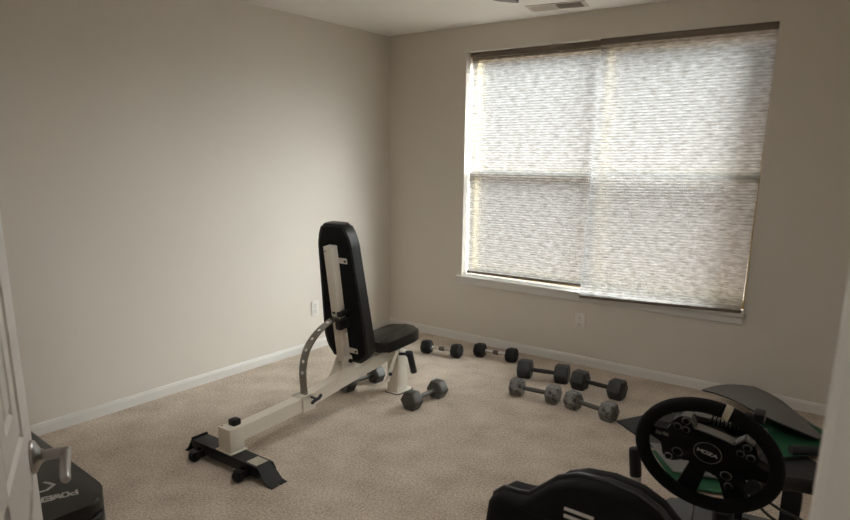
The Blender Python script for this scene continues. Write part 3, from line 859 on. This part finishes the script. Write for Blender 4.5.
bm = BM(); tube(bm, [MW @ Vector((.031*math.cos(2*PI*i/40), .031*math.sin(2*PI*i/40), .0125)) for i in range(40)], .0011, 6, closed=True)
rpart('badge_ring', bm, ALU, hubp)
bm = BM(); word(bm, 'MOZA', .0095, .0085, .0022, .0021, MW @ Matrix.Translation((0, 0, .0122)) @ Matrix.Diagonal((1, 1, 1, 1)))
rpart('badge_lettering', bm, PRINT, hubp, smooth=False)
# grey light strip
bm = BM()
ln = [(-.45, .49), (-.35, .51), (-.26, .355), (-.10, .365), (.10, .365), (.28, .35), (.37, .50), (.50, .46)]
for a, b in zip(ln[:-1], ln[1:]):
    a, b = Vector((a[0]*k, a[1]*k, 0)), Vector((b[0]*k, b[1]*k, 0)); d = (b-a).normalized(); n_ = Vector((-d.y, d.x, 0))*.0025
    prism(bm, [(p.x, p.y) for p in (a-n_, b-n_, b+n_, a+n_)], -.006, .0135, MW, bev=.001)
rpart('trim_strip', bm, ALU, hubp, smooth=False)
for (x, y, r) in ((-.48, .275, .0088), (-.39, .425, .0088), (-.36, .275, .0078), (.435, .385, .0088), (.385, .245, .0078), (.52, .235, .0088), (-.38, -.20, .0120), (-.48, -.35, .0086), (.32, -.265, .0120), (.395, -.435, .0086)):
    bm = BM(); cyl(bm, MW @ Vector((x*k, y*k, .010)), MW @ Vector((x*k, y*k, .018)), r*.84, 18, bev=.002); bt = rpart('button', bm, HUBM, hubp)
    bm = BM(); tube(bm, [MW @ Vector((x*k+r*math.cos(2*PI*i/20), y*k+r*math.sin(2*PI*i/20), .0135)) for i in range(20)], .0017, 6, closed=True); rpart('button_ring', bm, ALU, bt)
for (x, y) in ((-.70, .015), (-.60, .04)):
    bm = BM(); box(bm, (x*k-.007, y*k-.003, .010), (x*k+.007, y*k+.004, .017), MW, bev=.0015); rpart('toggle', bm, ALU, hubp)
# paddles behind the pods
for s in (-1, 1):
    bm = BM(); prism(bm, [(s*.46*k, .24*k), (s*.62*k, .18*k), (s*.68*k, .28*k), (s*.66*k, .42*k), (s*.56*k, .56*k), (s*.50*k, .52*k)][::s], -.040, -.036, MW, bev=.001); rpart('shift_paddle', bm, ALU, hubp, smooth=False)
    bm = BM(); prism(bm, [(s*.58*k, -.22*k), (s*.80*k, -.18*k), (s*.80*k, -.06*k), (s*.56*k, -.02*k)][::s], -.030, -.027, MW, bev=.001); rpart('clutch_paddle', bm, ALU, hubp, smooth=False)
bm = BM(); cyl(bm, MW @ Vector((0, 0, -.060)), MW @ Vector((0, 0, -.010)), .034, 28); rpart('quick_release', bm, DKALU, hubp)
# motor base: level, behind the wheel along its axis
bx = Vector((1, -WN.x/WN.y*1.0 if False else 0, 0)); bx = Vector((-WN.y, WN.x, 0)).normalized()
if bx.x < 0: bx = -bx
by = WN.cross(bx).normalized()
if by.z < 0: by = -by
BOFF = Matrix.Translation((.010, -.018, 0))
MBs = Matrix(((bx.x, by.x, WN.x, WP.x), (bx.y, by.y, WN.y, WP.y), (bx.z, by.z, WN.z, WP.z), (0, 0, 0, 1)))
bm = BM()
prism(bm, [(-.055, -.07), (.055, -.07), (.075, -.045), (.075, .045), (.052, .072), (-.052, .072), (-.075, .045), (-.075, -.045)], -.125, -.075, MBs @ BOFF, bev=.003); mb = rpart('motor_base', bm, HUBM)
for i in range(8):
    x = -.012+i*.0088
    bm = BM(); box(bm, (x, .066, -.115), (x+.0040, .080, -.060), MBs @ BOFF); rpart('cooling_fin', bm, ALU, mb, smooth=False)
bm = BM(); box(bm, (-.056, .066, -.115), (-.018, .079, -.062), MBs @ BOFF, bev=.001); rpart('top_cover', bm, ALU, mb, smooth=False)
bm = BM(); box(bm, (-.03, -.15, -.20), (.045, -.05, -.118), MBs @ BOFF, bev=.003); cyl(bm, MBs @ Vector((0.01, -.105, -.25)), MBs @ Vector((0.01, -.105, -.10)), .042, 24); rpart('wheel_plate', bm, BLACK_STEEL, mb)
for s in (1,):
    bm = BM(); box(bm, (.078, .062, -.105), (.102, .090, -.080), MBs, bev=.004); box(bm, (.06, .035, -.105), (.092, .07, -.095), MBs); rpart('side_module', bm, DKALU, mb)

# pedals
PD = Vector((3.22, -1.78, 0))
ped = thing('pedal_set', 'grey pedal deck with upright black pedals below the steering wheel', 'pedals', PD, math.radians(8))
def ppart(name, bm, m, parent=None, **k): return link(name, bm, m, parent or ped, **k)
bm = BM(); prism(bm, round_poly([(-.26, -.20), (.27, -.20), (.27, .14), (-.26, .14)], .05), .02, .075, bev=.008); ppart('deck', bm, PEDALPL)
for x in (-.20, .20):
    bm = BM(); box(bm, (x-.03, -.18, 0), (x+.03, .12, .022)); ppart('deck_foot', bm, RUBBER, smooth=False)
for x in (.0, .192):
    Mx = Matrix.Translation((x, .02, .07)) @ Matrix.Rotation(math.radians(-14), 4, 'X')
    bm = BM(); box(bm, (-.034, -.006, .03), (.034, .006, .195), Mx, bev=.004); pf = ppart('pedal_face', bm, HUBM)
    bm = BM(); box(bm, (-.012, .006, -.01), (.012, .025, .13), Mx, bev=.003); ppart('pedal_arm', bm, DKALU, pf)
    bm = BM(); tube(bm, [Mx @ Vector(p) for p in ((-.030, -.006, .1965), (.022, -.006, .1965), (.032, -.006, .190), (.0355, -.006, .175), (.0355, -.006, .12))], .0016, 6); ppart('edge_highlight', bm, ALU, pf)  # pale tube stands in for the highlight along the pedal's edge

# cables
def cable(parent_fn, off, pts, r=.0032):
    bm = BM(); tube(bm, spline(pts, 8), r, 8); return parent_fn('cable', bm, RUBBER)
cable(rpart, 0, [(3.24, -2.62, .72), (3.195, -2.40, .50), (3.16, -2.2, .32), (3.13, -2.1, .16), (3.10, -2.06, .02)], .003)
cable(rpart, 0, [(3.37, -2.5, .60), (3.42, -2.30, .47), (3.50, -2.14, .36), (3.58, -2.02, .20), (3.63, -1.95, .004)], .0045)
cable(rpart, 0, [(3.36, -2.48, .58), (3.395, -2.32, .45), (3.48, -2.18, .335), (3.545, -2.05, .18), (3.58, -1.98, .004)], .0045)
cable(ppart, 0, [(-.24, -.13, .0785), (-.15, -.10, .0785), (-.08, -.02, .0785), (-.02, .07, .0785), (.06, .09, .0785)], .003)

# ------------------------------------------------------------------ floor mats
def grid_mat(name, label, cor, nu, nv, zf, th, mi, mi2, mats, group='foam mats by the back wall'):
    """cor: 4 floor corners a,b,c,d; zf(u,v) gives the height"""
    a, b, c, d = [Vector((*p, 0)) for p in cor]
    G = []
    for i in range(nu+1):
        row = []
        for j in range(nv+1):
            u, v = i/nu, j/nv
            p = a*(1-u)*(1-v)+b*u*(1-v)+c*u*v+d*(1-u)*v
            p = p+Vector((0, 0, zf(u, v))); row.append(p)
        G.append(row)
    bm = BM(); sheet(bm, G, th, mi, mi2)
    o = link(name, bm, mats, angle=60); tag(o, label, 'mat', group)
    return o
# large charcoal mat lying flat, left corner beside the dumbbell
grid_mat('floor_mat', 'large charcoal mat lying flat with its corner beside the grey dumbbell',
         [(2.425, -.872), (2.93, -1.27), (3.66, -1.00), (2.80, -.18)], 14, 14,
         lambda u, v: .010+.012*max(0, u-.6)*math.sin(v*9), .008, 0, 0, [MATDARK])
# lighter grey piece on top of it, and the green layer that peeks out in front
grid_mat('floor_mat', 'lighter grey mat piece, seen through the lower left of the steering wheel',
         [(2.69, -1.10), (2.885, -1.375), (3.16, -1.29), (3.08, -.98)], 12, 14,
         lambda u, v: .034+.020*max(0, u-.3), .008, 0, 0, [MATGREY])
grid_mat('floor_mat', 'green mat strip peeking out in front of the lighter grey mat piece, behind the wheel',
         [(2.72, -1.16), (2.935, -1.465), (3.20, -1.365), (3.14, -1.10)], 10, 10,
         lambda u, v: .022, .008, 0, 0, [GREEN])
# arched grey mat
def bend(u, v):
    return .02+.15*math.sin(PI*min(1, max(0, .12+.9*(1-v))))**1.0
Gp = [[(2.745, -.300, .105), (2.80, -.235, .122), (2.86, -.17, .128), (2.925, -.115, .124), (3.00, -.075, .118)],
      [(2.85, -.40, .135), (2.90, -.33, .150), (2.96, -.26, .155), (3.02, -.19, .145), (3.08, -.13, .115)],
      [(2.98, -.52, .155), (3.02, -.45, .165), (3.07, -.37, .165), (3.12, -.29, .145), (3.17, -.20, .105)],
      [(3.12, -.64, .155), (3.15, -.56, .155), (3.19, -.46, .145), (3.22, -.37, .120), (3.26, -.27, .075)],
      [(3.25, -.66, .130), (3.27, -.57, .120), (3.30, -.48, .100), (3.33, -.40, .070), (3.355, -.32, .045)],
      [(3.40, -.62, .080), (3.41, -.55, .065), (3.42, -.48, .050), (3.44, -.42, .035), (3.46, -.36, .022)]]
def refine(G, n=5):
    rows = [spline(r, n) for r in G]
    cols = list(zip(*rows)); cols = [spline(c, n) for c in cols]
    return [list(r) for r in zip(*cols)]
bm = BM(); sheet(bm, refine(Gp), .009, 0, 1)
tag(link('floor_mat', bm, [MATGREY, MATDARK], angle=60), 'grey mat arched up like a low tent against the back wall', 'mat', 'foam mats by the back wall')
# green sheet below it
grid_mat('floor_mat', 'green mat lying inside the opening under the arched grey mat',
         [(2.98, -.62), (3.28, -.86), (3.56, -.58), (3.12, -.20)], 12, 12,
         lambda u, v: .030+.02*math.sin(u*3)+.045*max(0, v-.6), .008, 0, 1, [GREEN, MATDARK])
# dark rolled edge at the right
bm = BM(); tube(bm, spline([(3.30, -.80, .055), (3.37, -.745, .055), (3.45, -.70, .05), (3.56, -.62, .05)], 6), .024, 12)
tag(link('rolled_strap', bm, MATDARK), 'dark rolled strap lying on the right part of the mats', 'strap')

# ------------------------------------------------------------------ outside
def flat_mat(name, col): return pbr(name, col, .9, var=.2, vscale=.6, spec=.1)
bm = BM(); box(bm, (-40, .5, -3.1), (45, 60, -3.0)); struct('ground', bm, flat_mat('outside_ground', (.34, .265, .215, 1)))
W = bpy.data.worlds.new('world'); S.world = W; W.use_nodes = True
N, Lk_ = W.node_tree.nodes, W.node_tree.links
bg = N['Background']; bg.inputs['Color'].default_value = (.86, .94, 1, 1); bg.inputs['Strength'].default_value = .35

sl = bpy.data.lights.new('sun', 'SUN'); sl.energy = 50; sl.angle = math.radians(50); sl.color = (.97, .985, 1)
so = bpy.data.objects.new('sun', sl); C.objects.link(so)
d = Vector((-.69, -.52, -.45)); so.rotation_euler = d.to_track_quat('-Z', 'Y').to_euler()

# unseen lamp added in the hall behind the camera, as fill
hl = thing('added_hall_lamp', 'round white fill lamp added out of view in the hall behind the doorway', 'lamp', (3.2, -5.3, H))
LM, nt_, n_, l_ = new_mat('added_lamp_glow'); b = n_['Principled BSDF']; b.inputs['Base Color'].default_value = (.8, .8, .78, 1); b.inputs['Emission Color'].default_value = (1, .9, .78, 1); b.inputs['Emission Strength'].default_value = 2.0
bm = BM(); lathe(bm, [(0, 0), (.15, 0), (.15, -.02), (0, -.02)], 28); link('added_lamp_base', bm, NICKEL, hl)
bm = BM(); lathe(bm, [(.14, -.02), (.13, -.06), (.08, -.09), (0, -.10)], 28); link('added_diffuser', bm, LM, hl)
al = bpy.data.lights.new('added_hall_fill', 'AREA'); al.energy = 8; al.size = .3; al.color = (1, .96, .92)  # added fill light under the invented hall lamp
ao = bpy.data.objects.new('added_hall_fill', al); C.objects.link(ao); ao.location = (3.2, -5.3, H-.12)

S.view_settings.view_transform = 'Standard'; S.view_settings.look = 'None'; S.view_settings.gamma = 1
S.view_settings.use_curve_mapping = False
S.view_settings.exposure = -.05
S.cycles.use_denoising = True
S.cycles.max_bounces = 14; S.cycles.diffuse_bounces = 8; S.cycles.transmission_bounces = 8; S.cycles.transparent_max_bounces = 12
S.cycles.sample_clamp_indirect = 12
